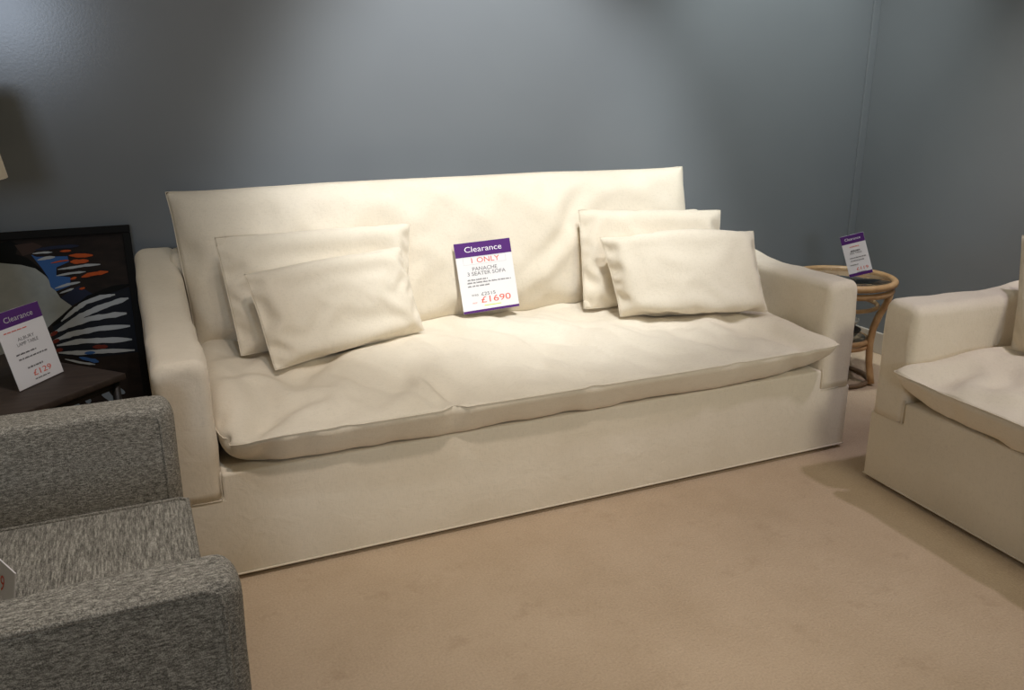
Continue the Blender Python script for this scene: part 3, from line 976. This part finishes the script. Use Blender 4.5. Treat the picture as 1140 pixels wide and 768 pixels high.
r1 = ramp(nt, lk, n1.outputs['Fac'], [(0.3, (.30, .33, .32)), (0.7, (.42, .44, .43))])
lk.new(r1.outputs['Color'], b.inputs['Base Color'])
mt, nt, lk, b = PAINT['base'], PAINT['base'].node_tree.nodes, PAINT['base'].node_tree.links, PAINT['base'].node_tree.nodes['Principled BSDF']
n1 = tex_noise(nt, lk, 7, (1, 1, 3), 4)
r1 = ramp(nt, lk, n1.outputs['Fac'], [(0.35, (.014, .012, .012)), (0.7, (.034, .025, .021))])
lk.new(r1.outputs['Color'], b.inputs['Base Color'])
bm = bmesh.new()
box_bm(bm, (-AWD + .02, .010, .02), (-0.016, .024, AHT - .02))
lay = 0
rs = random.Random(4)
def paint_poly(P, c, bottom=False):
    global lay
    y = .0095 - lay * .00012
    lay += 1
    f = bm.faces.new([bm.verts.new((s, y, t)) for s, t in P])
    f.material_index = keys.index(c)
def paint_stroke(P, w, c):
    pts = [np.array(q) for q in P]
    # resample
    Q = []
    for a_, b_ in zip(pts[:-1], pts[1:]):
        for k in range(5):
            Q.append(a_ + (b_ - a_) * k / 5)
    Q.append(pts[-1])
    n_ = len(Q)
    L_, R2 = [], []
    for i, q in enumerate(Q):
        d_ = Q[min(i + 1, n_ - 1)] - Q[max(i - 1, 0)]
        d_ = d_ / (np.linalg.norm(d_) + 1e-9)
        nn = np.array([-d_[1], d_[0]])
        u_ = i / (n_ - 1)
        ww = w / 2 * min(1, (0.25 + 3 * u_), (0.3 + 4.0 * (1 - u_))) * (0.85 + 0.3 * rs.random())
        L_.append(q + nn * ww)
        R2.append(q - nn * ww)
    paint_poly(L_ + R2[::-1], c)
order = {'slate': 0}
for c, P in POLY:
    paint_poly(P, c)
for c, w_, P in STROKES:
    paint_stroke(P, w_, c)
link('canvas', bm_mesh('canvas', bm), [PAINT[k_] for k_ in keys], art, smooth=False)

# ---------------------------------------------------------------- lamp table and lamp
lt = empty('lamp_table', (-2.257 - 0.318, 0.304 + 0.012, 0.0), math.radians(-2))
tag(lt, 'low dark brown lamp table with black legs beside the left sofa arm', 'lamp table')
q = 0.318
bm = bmesh.new()
vs0 = [bm.verts.new((q * c_, q * 1.0 * s_, .482)) for c_, s_ in ((1, 0), (0, 1), (-1, 0), (0, -1))]
vs1 = [bm.verts.new((q * c_, q * 1.0 * s_, .500)) for c_, s_ in ((1, 0), (0, 1), (-1, 0), (0, -1))]
bm.faces.new(vs0[::-1]); bm.faces.new(vs1)
for i in range(4):
    bm.faces.new((vs0[i], vs0[(i + 1) % 4], vs1[(i + 1) % 4], vs1[i]))
bmesh.ops.bevel(bm, geom=list(bm.edges), offset=.003, segments=2, profile=.5, affect='EDGES')
link('table_top', bm_mesh('table_top', bm), WOOD, lt)
for c_, s_ in ((1, 0), (0, 1), (-1, 0), (0, -1)):
    x_, y_ = (q - .028) * c_, (q - .028) * s_
    link('leg', tube('leg', [(x_, y_, .4825), (x_, y_, .25), (x_, y_, .0)], .011, n=10), DARKMETAL, lt)
pts = [((q - .04) * c_, (q - .04) * s_, .468) for c_, s_ in ((1, 0), (0, 1), (-1, 0), (0, -1))]
link('apron', tube('apron', pts, .012, True, 6), DARKMETAL, lt, smooth=False)

tl = empty('table_lamp', (-2.652, 0.40, 0.500))
tag(tl, 'table lamp at the left photo edge, only its cream shade showing, on the lamp table', 'lamp')
link('base', lathe('base', [(0, 0), (.075, 0), (.08, .006), (.08, .014), (.07, .02), (.085, .08), (.10, .16), (.09, .25), (.05, .33), (.022, .37), (.02, .39), (0, .39)], 36), CERAMIC, tl)
link('stem', tube('stem', [(0, 0, .385), (0, 0, .56)], .008, n=12), BRASS, tl)
SHR, SHB = 0.150, 0.190
link('shade', lathe('shade', [(SHB, .508), (SHB + .0015, .508), (SHR + .0015, .758), (SHR, .758), (SHB - .002, .512), (SHB, .508)], 48), SHADE, tl)
bd = link('bulb', lathe('bulb', [(0, .56), (.014, .565), (.016, .59), (.03, .62), (.032, .64), (.02, .665), (0, .672)], 20), None, tl)
BULB, nt, lk, b = new_mat('warm_bulb', (1, .9, .7), .3, .3)
b.inputs['Emission Color'].default_value = (1, .78, .5, 1)
b.inputs['Emission Strength'].default_value = 6.0
bd.data.materials.append(BULB)

# ---------------------------------------------------------------- grey tweed armchair
ac = empty('armchair', (-2.56, -0.605, 0.0))
tag(ac, 'grey tweed armchair with slim square arms in the left foreground', 'armchair')


def chair_arm(ya, yb, seed, fx):
    """Slim arm running along X: lofted along its length, front end to +X."""
    me = loft_arm('arm', -(yb), -(ya), 0.0, 0.80, 0.13, lambda y: 0.603, 0.016, 30, 0.0018, seed, rf=0.03)
    me.transform(Matrix(((0, -1, 0, 0.0), (-1, 0, 0, 0), (0, 0, 1, 0), (0, 0, 0, 1))) )
    bm_ = bmesh.new(); bm_.from_mesh(me)
    bmesh.ops.recalc_face_normals(bm_, faces=bm_.faces)
    bm_.to_mesh(me); bm_.free()
    me.transform(Matrix.Translation((FX + fx, 0, 0)))
    return me


FX = -2.145 + 2.56
for (ya, yb, sd, fx) in ((-1.013 + .605, -0.922 + .605, 2.0, .022), (-0.292 + .605, -0.203 + .605, 9.0, -.022)):
    arm = link('arm', chair_arm(ya, yb, sd, fx), TWEED, ac)
    for yy, sg, top in ((ya, -1, fx > 0), (yb, 1, fx < 0)):
        P = [(FX + fx - .78, yy - sg * .003, .597), (FX + fx - .40, yy - sg * .003, .597), (FX + fx - .045, yy - sg * .003, .597)] if top else []
        P += [(FX + fx - .030, yy - sg * .0015, .588), (FX + fx - .026, yy - sg * .001, .57), (FX + fx - .026, yy - sg * .001, .36), (FX + fx - .026, yy - sg * .001, .14)]
        link('piping', tube('piping', P, .0045, n=8), TWEED_PIPE, arm)
link('seat_base', box_mesh('seat_base', (FX - .78, -0.922 + .605 - .002, .13), (FX - .012, -0.292 + .605 + .002, .285), .012, 3), TWEED, ac)
bm = bmesh.new()
box_bm(bm, (FX - .66, -0.919 + .605, .286), (FX - .010, -0.295 + .605, .402), .022, 4)
bmesh.ops.triangulate(bm, faces=[])
seat = link('seat_cushion', bm_mesh('seat_cushion', bm), TWEED_SEAT, ac)
y0_, y1_ = -0.919 + .605, -0.295 + .605
link('piping', tube('piping', [(FX - .60, y0_ + .004, .398), (FX - .03, y0_ + .004, .398), (FX - .016, y0_ + .012, .397), (FX - .0155, y1_ - .012, .397), (FX - .03, y1_ - .004, .398), (FX - .60, y1_ - .004, .398)], .0045, n=8), TWEED_PIPE, seat)
link('backrest', box_mesh('backrest', (FX - .80, -0.922 + .605, .15), (FX - .65, -0.292 + .605, .80), .03, 4), TWEED, ac)
for lx, ly in ((FX - .06, ya + .05), (FX - .06, -1.013 + .605 + .05), (FX - .72, ya + .05), (FX - .72, -1.013 + .605 + .05)):
    link('leg', lathe('leg', [(0, 0), (.014, 0), (.021, .131), (0, .131)], 16), BLACK, ac).location = (lx, ly, 0)

# card on the armchair seat
_P1 = Vector((-2.440, -0.619, 0.470)); _P2 = Vector((-2.447, -0.618, 0.435)); _Q = Vector((-2.465, -0.573, 0.476))
_dn = (_P2 - _P1).normalized(); _lf = (_Q - _P1).normalized()
_br = _P1 + _dn * 0.0665
_bl = _br + _lf * 0.105
card('white price card on the grey armchair seat at the left photo edge', _bl, _br, _bl - _dn * 0.0665, [
    ('text', '\u00a3499', -0.09, 0.42, 0.62, 0.55, REDINK)], header=0)
